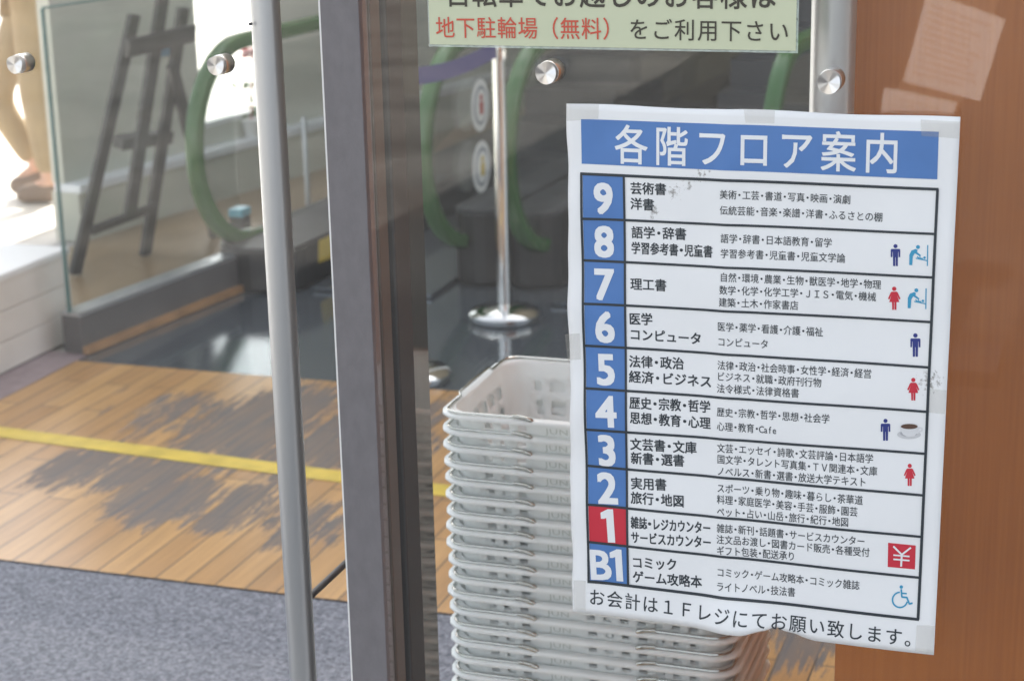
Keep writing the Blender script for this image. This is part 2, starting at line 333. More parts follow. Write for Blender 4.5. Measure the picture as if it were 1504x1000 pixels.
# ------------------------------------------------------------------ building shell
mb = MB().box((-4.02, 9.9, -.016), (9, 10.3, 9.15))  # unseen upper part added as a sun block, its height set for that
tag(mb.build('back_wall', M['olive']), 'dim olive wall behind the escalators, unseen upper part added to block the sun', 'wall')
mb = MB().box((-2.2, 9.86, .55), (2.5, 9.895, .68))
tag(mb.build('wall_stripe', M['orangeband']), 'orange band running along the olive back wall', 'stripe')

# wooden panel on the right (inside, behind the glass)
wx = onY(1254, 0, D+.16).x
w_root = empty('wood_panel', (wx, D+.16, 0), 'orange brown wood veneer panel standing behind glass beside the floor guide', 'panel')
MB().box((wx, D+.16, 0), (wx+1.6, D+.20, 3.2)).build('veneer', M['wood'], w_root, bevel=.002)
MB().box((wx+.02, D+.203, 0), (wx+1.6, D+1.3, 3.2)).build('core', M['wood'], w_root)

# ------------------------------------------------------------------ door frame post
fx0 = onY(469, 0, D).x; fx1 = onY(526, 0, D).x
fl = empty('door_frame_post', (fx0, D, 0), 'grey door frame post with dark bronze edge and black seal', 'door frame')
ZT = 3.0
MB().box((fx0, D, 0), (fx1, D+.024, ZT)).build('front_face', M['post'], fl, bevel=.0012)
MB().box((fx0-.0022, D+.0015, 0), (fx0-.0002, D+.02, ZT)).build('edge_highlight', M['highlight'], fl)  # highlight of the polished post edge, painted in as a white strip
def ydepth(px):     # depth on the post's side at which this pixel (top row) is seen
    return onX(px, 0, fx1).y
ys = [ydepth(p) for p in (526, 541, 556, 586, 611)]
MB().box((fx0, D+.0245, 0), (fx1-.004, ys[1], ZT)).build('bronze_side', M['bronze'], fl)
MB().box((fx0, ys[1]+.0004, 0), (fx1+.001, ys[2], ZT)).build('glazing_bead', M['bead'], fl, bevel=.002)
MB().box((fx0, ys[2]+.0004, 0), (fx1-.006, ys[2]+.012, ZT)).build('bronze_side', M['bronze'], fl)
MB().box((fx0, ys[2]+.0124, 0), (fx1+.003, ys[3], ZT)).build('rubber_seal', M['rubber'], fl, bevel=.003)
MB().box((fx0, ys[3]+.0004, 0), (fx1+.0005, ys[4], ZT)).build('bronze_side', M['bronze'], fl, bevel=.001)

# ------------------------------------------------------------------ glass leaves with steel fixings
YL = D+.19         # left leaf stands a little deeper
g1 = empty('glass_door', (-1.6, YL, 0), 'left glass leaf with two steel disc fixings beside the grey post', 'glass door')
MB().box((-3.0, YL, 0.01), (fx0+.012, YL+.010, ZT)).build('pane', M['glass'], g1)
g2 = empty('glass_door', (.3, D, 0), 'right glass leaf that carries the green sign and the floor guide', 'glass door')
MB().box((fx1+.004, D, 0.01), (1.9, D+.010, ZT)).build('pane', M['glass'], g2)
def knob(px, py, Y, parent, r):
    c = onY(px, py, Y)
    MB().lathe([(r*.55, -.013), (r*.97, -.013), (r, -.0125), (r, .0065), (r*.965, .0085), (r*.94, .0088)], (c.x, c.y-.002, c.z), 'y', 48).build('disc_fixing', M['spun'], parent, smooth=True)
    mb = MB(); n = 72; vs = []
    for q in (.04, .35, .7, .93):
        for i in range(n):
            t = 2*math.pi*i/n; vs.append((c.x+r*q*math.cos(t), c.y-.0188-r*q*.11*math.cos(2*t+1.9)-r*q*.03*math.cos(5*t), c.z+r*q*math.sin(t)))
    mb.add(vs, [(j*n+i, j*n+(i+1) % n, (j+1)*n+(i+1) % n, (j+1)*n+i) for j in range(3) for i in range(n)]+[tuple(range(n))])
    mb.build('spun_face', M['spun'], parent.children[-1], smooth=True)
kr = .0122
knob(33, 93, YL, g1, kr); knob(326.5, 94.5, YL, g1, kr); knob(809, 105, D, g2, kr); knob(1221.5, 118, D, g2, kr)

# left long pull handle, standing in front of the left leaf
YT = D+.045
a = onY(389, 0, YT); r_ = (onY(411.5, 0, YT)-onY(367.5, 0, YT)).length/2*.9
hd = empty('pull_handle', (a.x, YT, 0), 'long brushed steel tube handle on the left glass leaf', 'door handle')
MB().tube([(a.x, YT, .12), (a.x, YT, 2.1)], r_, 40).build('bar', M['steel'], hd, smooth=True)
z_arm = onY(460, 893, YT+.0).z
MB().tube([(a.x, YT+.006, z_arm), (a.x, YL+.0-.0005, z_arm)], .0045, 14).build('standoff_arm', M['darkgrey'], hd, smooth=True)
MB().tube([(a.x, YT+.006, 1.95), (a.x, YL-.0005, 1.95)], .0045, 14).build('standoff_arm', M['darkgrey'], hd, smooth=True)
sc = onY(371, 35, YT-.012); MB().lathe([(.0018, 0), (.0018, .004)], (sc.x, YT-r_*.92, sc.z), 'y', 10).build('grub_screw', M['darkgrey'], hd)
# right pull handle behind the right leaf
YR = D+.09
b1 = onY(1191, 60, YR); b2 = onY(1257, 60, YR); rr_ = (b2.x-b1.x)/2
h2 = empty('pull_handle', ((b1.x+b2.x)/2, YR, 0), 'wide steel tube handle behind the glass next to the wood panel', 'door handle')
xr = (b1.x+b2.x)/2
MB().tube([(xr, YR, 1.08), (xr, YR, 2.0)], rr_, 40).build('bar', M['steel'], h2, smooth=True)
for z in (1.12, 1.9): MB().tube([(xr, D+.0105, z), (xr, YR-rr_*.8, z)], .008, 16).build('standoff_arm', M['steel'], h2, smooth=True)

# ------------------------------------------------------------------ lettering (CJK glyphs from the built-in font)
GC = {}
def glyph(ch):
    if ch not in GC:
        cu = bpy.data.curves.new('g', 'FONT'); cu.body = ch; cu.resolution_u = 3
        o = bpy.data.objects.new('g', cu); me = o.to_mesh()
        GC[ch] = ([v.co.copy() for v in me.vertices], [tuple(p.vertices) for p in me.polygons])
        o.to_mesh_clear(); bpy.data.objects.remove(o); bpy.data.curves.remove(cu)
    return GC[ch]
GC['1'] = ([Vector(p+(0,)) for p in ((.20, 0), (.32, 0), (.32, .73), (.25, .73), (.07, .64), (.07, .55), (.20, .60))], [(0, 1, 2, 3, 6), (3, 4, 5, 6)])
def adv(ch): return .58 if ch in '・' else (.52 if ord(ch) < 256 else 1.)
PY = D-.0012        # sheet of the poster
def bulge(x, z):    # how far the sheet stands off the glass
    b = .0007*math.sin(x*31+z*13)+.0006*math.sin(z*47-x*9)
    u = (x-onBL.x)/(onBR.x-onBL.x); v = (z-onBL.z)/(onTL.z-onBL.z)
    b += .0026*math.exp(-((u-.02)/.05)**2)*(.5+.5*math.sin(v*34))
    b += .011*math.exp(-((u-.47)/.09)**2-((v-.0)/.055)**2)
    b += .0016*math.exp(-((u-.43)/.035)**2)
    return .0016+max(0, b+.0012)
onTL, onTR, onBL, onBR = (onY(*q, PY) for q in ((834, 152), (1411, 172), (842, 896), (1372, 960)))
def text(mb, s, A, B, h, bold=0., sp=1., lift=.00035, warp=True, cw=1.):
    """s runs from photo pixel A (left, centre height) to B (right), h pixels tall"""
    Y = PY if warp else SIGN_Y
    p, q = onY(*A, Y), onY(*B, Y); L = (q-p).length; tot = sum(adv(c) for c in s)
    ex = (q-p).normalized(); ez = Vector((0, 0, 1)); ez = (ez-ex*ez.dot(ex)).normalized()
    hh = (onY((A[0]+B[0])/2, A[1]-h/2, Y)-onY((A[0]+B[0])/2, A[1]+h/2, Y)).length
    em = hh/.92; u = 0
    k = L/tot
    cps = [(0, 0)] if not bold else [(bold*a, bold*c) for a in (-1, 0, 1) for c in (-1, 0, 1)]
    for c in s:
        if c != '　':
            vs, fs = glyph(c); w_ = adv(c)
            xs = [v.x for v in vs]
            for j, (dx, dz) in enumerate(cps):
                out = []
                for v in vs:
                    if c == '・': gx = (v.x-.5)*em/k*1.0+w_/2
                    elif ord(c) < 256: gx = (v.x-(min(xs)+max(xs))/2)*(.95 if bold > .025 else .78)*em/k+w_/2
                    else: gx = (v.x-.5)*sp+w_/2
                    P = p + ex*((u+gx)*k+dx*em*.8) + ez*((v.y-.38+dz*.8)*em)
                    st = (bulge(P.x, P.z) if warp else 0)+lift+j*.000012
                    out.append(Vector((P.x, Y-st, P.z)))
                mb.add(out, fs)
        u += adv(c)
def C5(x, y): return (820+x/2.507, 140+y/2.507)
def C6(x, y): return (820+x/2.507, 390+y/2.507)
def C7(x, y): return (820+x/2.507, 630+y/2.507)

# ------------------------------------------------------------------ floor guide poster
po = empty('floor_guide_poster', ((onTL.x+onTR.x)/2, D, onBL.z), 'white floor guide poster with blue header and numbered rows, taped to glass', 'poster')
NX, NZ = 60, 80
mb = MB(); vs = []
def bil(u, v): return (onBL*(1-u)+onBR*u)*(1-v)+(onTL*(1-u)+onTR*u)*v
for j in range(NZ+1):
    for i in range(NX+1):
        u, v = i/NX, j/NZ; P = bil(u, v)
        le = .0008*math.sin(v*17)+.0004*math.sin(v*57+1)
        P.x += le*max(0, 1-u*14)
        t = (u*1333-650)/255           # torn notch in the lower edge
        nz = 0
        if 0 < t < .47: nz = t/.47
        elif .47 <= t < 1: nz = (1-t)/.53
        nz *= .0112+.0012*math.sin(u*260)
        P.z += nz*max(0, 1-v*24)
        if v > .999: P.z += .0007*math.sin(u*15)
        vs.append(Vector((P.x, PY-bulge(P.x, P.z), P.z)))
mb.add(vs, [(j*(NX+1)+i, j*(NX+1)+i+1, (j+1)*(NX+1)+i+1, (j+1)*(NX+1)+i) for j in range(NZ) for i in range(NX)])
root = Vector(po.location)
st = [(onY(*C5(x, y), PY)-root, r) for x, y, r in ((535, 287, .016), (480, 325, .012), (430, 355, .014), (365, 408, .006), (345, 425, .012), (1120, 440, .006))]
st.append((onY(*C6(1370, 425), PY)-root, .02))
sh = mb.build('sheet', paper_mat(st), po, smooth=True, recalc=False)
sd = sh.modifiers.new('thickness', 'SOLIDIFY'); sd.thickness = .00018; sd.offset = 0
def patch(mb, q, lift, nx=14, nz=14, ):     # a printed area: photo-pixel quad TL TR BR BL laid on the sheet
    a, b, c, d = (onY(*p, PY) for p in q); out = []
    for j in range(nz+1):
        for i in range(nx+1):
            u, v = i/nx, j/nz; P = (a*(1-u)+b*u)*(1-v)+(d*(1-u)+c*u)*v
            out.append((P.x, PY-bulge(P.x, P.z)-lift, P.z))
    mb.add(out, [(j*(nx+1)+i, j*(nx+1)+i+1, (j+1)*(nx+1)+i+1, (j+1)*(nx+1)+i) for j in range(nz) for i in range(nx)])
def line(mb, p, q, wpx, lift):
    p, q = Vector(p), Vector(q); d = (q-p).normalized(); n_ = Vector((-d.y, d.x))*wpx/2
    patch(mb, [p+n_, q+n_, q-n_, p-n_] if abs(d.x) > .5 else [p-n_, p+n_, q+n_, q-n_], lift, 60, 2) if abs(d.x) > .5 else patch(mb, [p+n_, p-n_, q-n_, q+n_], lift, 2, 80)
HB = [(855, 174.5), (1379.5, 193), (1377, 263), (855.5, 240)]
mb = MB(); patch(mb, HB, .0004, 60, 10); hb = mb.build('header_band', M['blue'], po, recalc=False)
mb = MB(); text(mb, '各階フロア案内', (899, 211), (1328, 225), 57, bold=.012, sp=.86, lift=.0007); mb.build('lettering', M['white'], hb, recalc=False)
LY = [254.5, 320, 381.2, 444, 505.8, 568, 628.2, 682, 738.3, 793.5, 851.5]
RY = [277.5, 342.6, 406.2, 471.8, 538, 603.2, 665.2, 725.8, 786.8, 846.8, 907]
LX = [855 + (y-254.5)*(866-855)/597. for y in LY]
RX = [1377.5 - (y-277.5)*(1377.5-1349)/629.5 for y in RY]
def dvx(y): return 917.5+(y-256)*(6/600.)
nums = ['9', '8', '7', '6', '5', '4', '3', '2', '1', 'B1']
def rowpt(i, x):
    t = (x-LX[i])/(RX[i]-LX[i]); return (x, LY[i]+(RY[i]-LY[i])*t)
for i, s in enumerate(nums):
    xa, xb = LX[i]+2, dvx(LY[i]); xc, xd = LX[i+1]+2, dvx(LY[i+1])
    q = [rowpt(i, xa), rowpt(i, xb), rowpt(i+1, xd), rowpt(i+1, xc)]
    mb = MB(); patch(mb, q, .0004, 4, 4)
    t = mb.build('floor_number_tile', M['red' if s == '1' else 'blue'], po, recalc=False)
    if s == '1': t['label'] = 'red tile with the number 1'
    c = ((q[0][0]+q[1][0]+q[2][0]+q[3][0])/4-.5, sum(p[1] for p in q)/4)
    mb = MB()
    if s == 'B1': text(mb, 'B1', (c[0]-23, c[1]-1), (c[0]+23, c[1]+2), 56, bold=.027, lift=.0007)
    else: text(mb, s, (c[0]-12, c[1]-.5), (c[0]+12, c[1]+.5), 57, bold=.035, lift=.0007)
    mb.build('numeral', M['white'], t, recalc=False)
mb = MB()
for i in range(11): line(mb, (LX[i]-1.5, LY[i]), (RX[i]+1.5, RY[i]), 3.6 if 0 < i < 10 else 4.2, .0009)
line(mb, (LX[0], LY[0]), (LX[10], LY[10]), 3.4, .0009); line(mb, (RX[0], RY[0]), (RX[10], RY[10]), 4.2, .0009)
line(mb, (dvx(LY[0]), 257), (dvx(LY[10]), 857), 3.2, .00095)
mb.build('table_rules', M['ink'], po, recalc=False)
HEAD = [
 (C5, [('芸術書', 267, 340, 402, 344), ('洋書', 267, 397, 357, 402)]), (C5, [('語学・辞書', 270, 503, 475, 509), ('学習参考書・児童書', 270, 560, 572, 573)]),
 (C6, [('理工書', 267, 65, 402, 71)]), (C6, [('医学', 262, 193, 350, 196), ('コンピュータ', 263, 250, 531, 268)]),
 (C6, [('法律・政治', 262, 350, 465, 359), ('経済・ビジネス', 262, 405, 569, 425)]), (C6, [('歴史・宗教・哲学', 264, 500, 564, 517), ('思想・教育・心理', 266, 555, 564, 577)]),
 (C7, [('文芸書・文庫', 267, 50, 512, 67), ('新書・選書', 269, 102, 467, 114)]), (C7, [('実用書', 269, 195, 402, 201), ('旅行・地図', 269, 247, 467, 262)]),
 (C7, [('雑誌・レジカウンター', 270, 338, 565, 360), ('サービスカウンター', 270, 392, 567, 413)]), (C7, [('コミック', 272, 485, 442, 494), ('ゲーム攻略本', 275, 538, 532, 558)])]
DET = [
 (C5, [('美術・工芸・書道・写真・映画・演劇', 597, 362, 1079, 383), ('伝統芸能・音楽・楽譜・洋書・ふるさとの棚', 597, 420, 1197, 447)]),
 (C5, [('語学・辞書・日本語教育・留学', 600, 523, 1010, 542), ('学習参考書・児童書・児童文学論', 600, 578, 1059, 598)]),
 (C6, [('自然・環境・農業・生物・獣医学・地学・物理', 598, 38, 1191, 68), ('数学・化学・化学工学・ＪＩＳ・電気・機械', 596, 85, 1172, 113), ('建築・土木・作家書店', 594, 130, 887, 145)]),
 (C6, [('医学・薬学・看護・介護・福祉', 588, 220, 977, 243), ('コンピュータ', 588, 276, 777, 287)]),
 (C6, [('法律・政治・社会時事・女性学・経済・経営', 588, 362, 1156, 396), ('ビジネス・就職・政府刊行物', 586, 403, 972, 428), ('法令様式・法律資格書', 586, 447, 890, 466)]),
 (C6, [('歴史・宗教・哲学・思想・社会学', 586, 533, 1002, 561), ('心理・教育・Cafe', 586, 586, 806, 602)]),
 (C7, [('文芸・エッセイ・詩歌・文芸評論・日本語学', 586, 65, 1162, 107), ('国文学・タレント写真集・ＴＶ関連本・文庫', 586, 106, 1177, 153), ('ノベルス・新書・選書・放送大学テキスト', 586, 150, 1137, 192)]),
 (C7, [('スポーツ・乗り物・趣味・暮らし・茶華道', 586, 212, 1124, 258), ('料理・家庭医学・美容・手芸・服飾・園芸', 586, 253, 1105, 300), ('ペット・占い・山岳・旅行・紀行・地図', 586, 297, 1072, 338)]),
 (C7, [('雑誌・新刊・話題書・サービスカウンター', 586, 358, 1132, 409), ('注文品お渡し・図書カード販売・各種受付', 585, 399, 1149, 450), ('ギフト包装・配送承り', 585, 440, 875, 465)]),
 (C7, [('コミック・ゲーム攻略本・コミック雑誌', 585, 520, 1112, 571), ('ライトノベル・技法書', 584, 572, 875, 597)])]
for c, ls in HEAD:
    mb = MB()
    for s, x0, y0, x1, y1 in ls: text(mb, s, c(x0, y0), c(x1, y1), 17.2, bold=.022)
    mb.build('heading_text', M['ink'], po, recalc=False)
for c, ls in DET:
    mb = MB()
    for s, x0, y0, x1, y1 in ls: text(mb, s, c(x0, y0), c(x1, y1), 13.2, bold=.007)
    mb.build('detail_text', M['ink'], po, recalc=False)
mb = MB(); text(mb, 'お会計は１Ｆレジにてお願い致します。', C7(112, 611), C7(1345, 771), 24.5, sp=.93, bold=.006); mb.build('footer_text', M['ink'], po, recalc=False)
# pictograms, drawn at their photo places on the sheet
class PG(MB):
    def poly(s, pts, lift=.0004):
        s.add([(lambda P: (P.x, PY-bulge(P.x, P.z)-lift, P.z))(onY(*p, PY)) for p in pts], [tuple(range(len(pts)))])
    def disc(s, x, y, r, lift=.0004, ry=None, n=22): s.poly([(x+r*math.cos(2*math.pi*k/n), y+(ry or r)*math.sin(2*math.pi*k/n)) for k in range(n)], lift)
    def stroke(s, pts, wd, lift=.0004):
        for i, (p, q) in enumerate(zip(pts, pts[1:])):
            p, q = Vector(p), Vector(q); d = (q-p).normalized(); n_ = Vector((-d.y, d.x))*wd/2; e = d*wd*.15
            s.poly([p-e+n_, q+e+n_, q+e-n_, p-e-n_], lift+i*.00001)
def man(x, y, h=33.):
    k = h/33.; g = PG(); P = lambda *q: [(x+a*k, y+b*k) for a, b in q]
    g.disc(x, y-13.6*k, 3.1*k)
    g.poly(P((-6.2, -9.4), (6.2, -9.4), (7.2, -8), (7.2, 3), (4.8, 3), (4.6, -5), (4, -5), (3.6, 16.5), (.5, 16.5), (.3, 3), (-.3, 3), (-.5, 16.5), (-3.6, 16.5), (-4, -5), (-4.6, -5), (-4.8, 3), (-7.2, 3), (-7.2, -8)))
    g.build('man_pictogram', M['navy'], po, recalc=False)
def woman(x, y, h=33.):
    k = h/33.; g = PG(); P = lambda *q: [(x+a*k, y+b*k) for a, b in q]
    g.disc(x, y-13.6*k, 3.1*k)
    g.poly(P((-3.4, -9.6), (3.4, -9.6), (5, -8.4), (9, .6), (7, 1.8), (4, -4.6), (7.2, 5.4), (3.2, 5.4), (3, 16.5), (.4, 16.5), (.3, 5.4), (-.3, 5.4), (-.4, 16.5), (-3, 16.5), (-3.2, 5.4), (-7.2, 5.4), (-4, -4.6), (-7, 1.8), (-9, .6), (-5, -8.4)))
    g.build('woman_pictogram', M['red'], po, recalc=False)
man(1316, 373.5, 32); woman(1314, 437, 34); man(1345, 505.5, 34); woman(1342, 570, 33); man(1301, 630, 32); woman(1336.5, 696, 32)
def changing(x, y):     # x,y is the top left corner of the 28 x 30 pictogram
    g = PG(); P = lambda *q: [(x+a, y+b) for a, b in q]
    g.disc(x+14, y+3.6, 2.9); g.poly(P((11, 6.2), (13.5, 8), (12.6, 11), (18.5, 15.6), (17.2, 17.4), (9.5, 12.6), (6.6, 17), (5.6, 30), (1.2, 30), (1.4, 15), (4.5, 8.6)))
    g.stroke(P((11, 20), (28, 23.6)), 1.6); g.stroke(P((28.3, 1), (27.8, 31)), 1.7); g.disc(x+23.6, y+19.2, 1.9); g.stroke(P((13, 17.6), (15, 19.8), (21, 20.4)), 1.8)
    g.stroke(P((17, 16.6), (17, 19.5)), 1.3)
    g.build('changing_table_pictogram', M['cyan'], po, recalc=False)
changing(1335, 358); changing(1332.5, 421.5)
g = PG(); q = C7(1216, 414), C7(1317, 425), C7(1314, 513), C7(1214, 503); g.poly(q); yb = g.build('yen_box', M['red'], po, recalc=False)
g = PG(); cx_, cy_ = C7(1266, 463)
g.stroke([(cx_-12, cy_-14), (cx_, cy_-2), (cx_+13, cy_-12)], 2.6, .0007); g.stroke([(cx_, cy_-3), (cx_-1, cy_+15)], 2.8, .00075)
g.stroke([(cx_-12, cy_-1.5), (cx_+11, cy_+.8)], 2.3, .0008); g.stroke([(cx_-12, cy_+4.6), (cx_+11, cy_+6.8)], 2.3, .0008)
g.build('yen_mark', M['white'], yb, recalc=False)
g = PG(); wx_, wy_ = 1324, 874
g.disc(wx_+.2, wy_-14, 2.5); g.stroke([(wx_+.2, wy_-10.5), (wx_+1.2, wy_+.5), (wx_+8.5, wy_+1.2), (wx_+12.2, wy_+10.6), (wx_+16.5, wy_+9.4)], 2.5)
g.stroke([(wx_+1, wy_-5), (wx_+8, wy_-4.4)], 2.2)
g.stroke([(wx_-1.5+11*math.cos(t), wy_+4.5+11*math.sin(t)) for t in [RAD(x) for x in range(15, 272, 12)]], 2.3)
g.build('wheelchair_pictogram', M['cyan'], po, recalc=False)
# coffee cup picture
g = PG(); g.disc(1335.5, 637, 17.5, .0004, 6.6); sa = g.build('saucer_print', mat('saucer_print', (.62, .63, .65), .5), po, recalc=False)
g = PG(); g.disc(1335, 635.4, 12.5, .0006, 4.4); g.build('saucer_well', mat('saucer_well', (.42, .43, .46), .5), sa, recalc=False)
g = PG(); g.poly([(1322, 624), (1350, 626), (1348, 634), (1343, 639.5), (1334, 640.5), (1327, 637), (1323, 631)], .0008); g.stroke([(1349, 626.5), (1354.5, 627), (1354.5, 631), (1347, 634.5)], 2.2, .0008)
cu_ = g.build('cup_print', mat('cup_print', (.74, .75, .77), .5), po, recalc=False)
g = PG(); g.disc(1336, 624.8, 12.4, .00105, 3.8); g.build('coffee_print', mat('coffee_print', (.12, .07, .05), .5), cu_, recalc=False)
# strips of tape
for q in ([(832, 152), (881, 153), (880, 174), (834, 177)], [(1093, 159), (1139, 161), (1138, 181), (1096, 180)], [(1353, 175), (1411, 178), (1409, 203), (1354, 199)], [(832, 489), (854, 487), (855, 526), (835, 528)],
          [(1366, 569), (1391, 571), (1388, 606), (1365, 604)], [(844, 849), (862, 850), (862, 894), (845, 892)], [(1347, 915), (1374, 916), (1372, 957), (1345, 953)]):
    mb = MB(); patch(mb, q, .0011, 8, 8); mb.build('sticky_tape', M['tape'], po, recalc=False)

# ------------------------------------------------------------------ green bicycle parking sign
SIGN_Y = D-.0026
sg = empty('parking_sign', (onY(900, 70, D).x, D, onY(900, 70, D).z), 'pale green laminated sign with black and red Japanese lettering above the poster', 'sign')
sBL, sBR = onY(632.5, 65, D), onY(1169, 74, D); top = .20
MB().box((sBL.x-.0016, D-.0012, sBL.z-.0026), (sBR.x+.0022, D-.0003, sBL.z+top)).build('laminate', M['laminate'], sg)
MB().box((sBL.x, D-.0022, sBL.z), (sBR.x, D-.0014, sBL.z+top-.003)).build('card', M['signpaper'], sg)
mb = MB(); text(mb, '自転車でお越しのお客様は', (653, -10.5), (1142, -7.5), 42, bold=.012, lift=.0002, warp=False, sp=.95); mb.build('lettering', M['signink'], sg, recalc=False)
mb = MB(); text(mb, '地下駐輪場（無料）', (639, 40.5), (916, 42.8), 31, bold=.006, lift=.0002, warp=False, sp=.97); mb.build('red_lettering', M['signred'], sg, recalc=False)
mb = MB(); text(mb, 'をご利用下さい', (922, 43), (1161, 46.8), 31, bold=.006, lift=.0002, warp=False, sp=.93); mb.build('lettering', M['signink'], sg, recalc=False)

# ------------------------------------------------------------------ stack of shopping baskets
RW, RD, RH = .420, .28, .22        # wall top outside, then the lip adds to it
def rrect(wd, dp, r, nx=26, ny=16, nc=5):
    pts = []
    def side(a, b, n):
        for i in range(n): t = i/n; pts.append((a[0]+(b[0]-a[0])*t, a[1]+(b[1]-a[1])*t))
    def arc(c, a0):
        for i in range(nc): t = RAD(a0+90*i/nc); pts.append((c[0]+r*math.cos(t), c[1]+r*math.sin(t)))
    x, y = wd/2, dp/2
    side((-x+r, -y), (x-r, -y), nx); arc((x-r, -y+r), -90)
    side((x, -y+r), (x, y-r), ny); arc((x-r, y-r), 0)
    side((x-r, y), (-x+r, y), nx); arc((-x+r, y-r), 90)
    side((-x, y-r), (-x, -y+r), ny); arc((-x+r, -y+r), 180)
    return pts
HZ = [0, .03, .052, .066, .088, .102, .124, .138, .160, .174, .190, .1985, .208, .214, RH]
def basket_body():
    mb = MB(); rings = []
    for z in HZ:
        t = z/RH; rings.append([(x, y, z) for x, y in rrect(.335+(RW-.335)*t, .205+(RD-.205)*t, .03+.012*t)])
    n = len(rings[0]); fs = []
    for j in range(len(HZ)-1):
        hole_row = j in (1, 3, 5, 7, 9)
        for i in range(n):
            on = None
            if i < 26: on = i
            elif 31 <= i < 47: on = i-31
            elif 52 <= i < 78: on = i-52
            elif 83 <= i < 99: on = i-83
            if hole_row and on is not None and on % 3 != 0: continue
            if j == 11 and i < 26 and on % 2 == 1 and (on > 11 or on < 6): continue
            k = (i+1) % n; fs.append((j*n+i, j*n+k, (j+1)*n+k, (j+1)*n+i))
    fs.append(tuple(range(n-1, -1, -1)))
    mb.add([p for R in rings for p in R], fs)
    return mb
def rim_mb():
    mb = MB(); prof = [(0, -.003), (0, 0), (.0095, .0006), (.0125, -.001), (.0136, -.0036), (.0130, -.0066), (.0118, -.0066), (.0122, -.0040), (.0105, -.0024), (.003, -.003)]
    rings = []
    for o, dz in prof:
        R = []
        for x, y in rrect(RW+2*o, RD+2*o, .042+o):
            k = max(0, (abs(x)/(RW/2)-.8)*5)*max(0, (abs(y)/(RD/2)-.7)*3.3)     # fuller lip at the corners
            R.append((x*(1+o*.45*k/.22*.22/.21), y*(1+o*.3*k/.14*.14/.14), RH+dz))
        rings.append(R)
    n = len(rings[0]); m = len(prof)
    mb.add([p for R in rings for p in R], [(j*n+i, j*n+(i+1) % n, ((j+1) % m)*n+(i+1) % n, ((j+1) % m)*n+i) for j in range(m) for i in range(n)])
    return mb
def handle_mb(s):
    z = RH+.0030; x1, y1 = RW/2+.002, RD/2+.0075
    P = [(s*.078, -y1, z), (s*(x1-.03), -y1, z)]
    for k in range(5): t = RAD(90*k/4); P.append((s*(x1-.026+.026*math.sin(t)), -y1+.026-.026*math.cos(t), z))
    P += [(s*x1, -y1+.075, z), (s*(x1+.004), -y1+.082, z+.004), (s*(x1+.005), 0, z+.005), (s*(x1+.004), y1-.082, z+.004), (s*x1, y1-.075, z)]
    for k in range(5): t = RAD(90*k/4); P.append((s*(x1-.026+.026*math.cos(t)), y1-.026+.026*math.sin(t), z))
    P += [(s*(x1-.03), y1, z), (s*.078, y1, z)]
    return MB().tube(P, .0019, 8)
def clip_mb(s, f):
    y = f*(RD/2+.0095); z = RH+.0035
    return MB().tube([(s*.105, y, z+.002), (s*.088, y, z), (s*.078, y, z-.003), (s*.073, y*.99, z-.009)], [.0026, .0036, .0038, .002], 10)
BX, BY = -.703, 2.37+RD/2+.010
NB = 19; PITCH_B = .0256
bk = empty('shopping_basket', (BX, BY, 0), 'x', 'shopping basket', 'stacked shopping baskets')
bb = basket_body().build('body', M['plastic'], bk, smooth=True, local=True); s_ = bb.modifiers.new('wall', 'SOLIDIFY'); s_.thickness = .0018; s_.offset = -1
rim_mb().build('rim', M['plastic'], bk, smooth=True, local=True)
for s in (-1, 1):
    h_ = handle_mb(s).build('handle', M['wire'], bk, smooth=True, local=True)
    for f in (-1, 1): clip_mb(s, f).build('pivot_clip', M['wire'], h_, smooth=True, local=True)
mb = MB(); x = -.060
for ch in 'JUN':
    v_, f_ = glyph(ch); mw = max(p.x for p in v_)
    def wy(zz): t = zz/RH; return -(.205+(RD-.205)*t)/2-.0006
    out = []
    for p in v_:
        zz = .1985+p.y*.0125; out.append((x+p.x*.019, wy(zz), zz))
    mb.add(out, f_); x += (mw+.1)*.019
mb.build('lettering', mat('faded_grey_print', (.58, .61, .58), .6), bk, recalc=False, local=True)
ORD = ['topmost', 'second', 'third', 'fourth', 'fifth', 'sixth', 'seventh', 'eighth', 'ninth', 'tenth', 'eleventh', 'twelfth', 'thirteenth', 'fourteenth', 'fifteenth', 'sixteenth', 'seventeenth', 'eighteenth', 'nineteenth']
z0 = 1.5-.822-RH
for i in range(NB):
    o = bk if i == 0 else copy_tree(bk)
    o.location = (BX+random.uniform(-.0016, .0016), BY+random.uniform(-.0015, .0015), z0-i*PITCH_B)
    o.rotation_euler = (0, 0, RAD(random.uniform(-.5, .5)))
    o['label'] = 'frosted white wire handled basket, topmost of the stack behind the glass' if i == 0 else ('frosted white basket, lowest of the stack, resting on the floor' if i == NB-1 else 'frosted white basket with wire handles, %s from the top of its stack' % ORD[i])

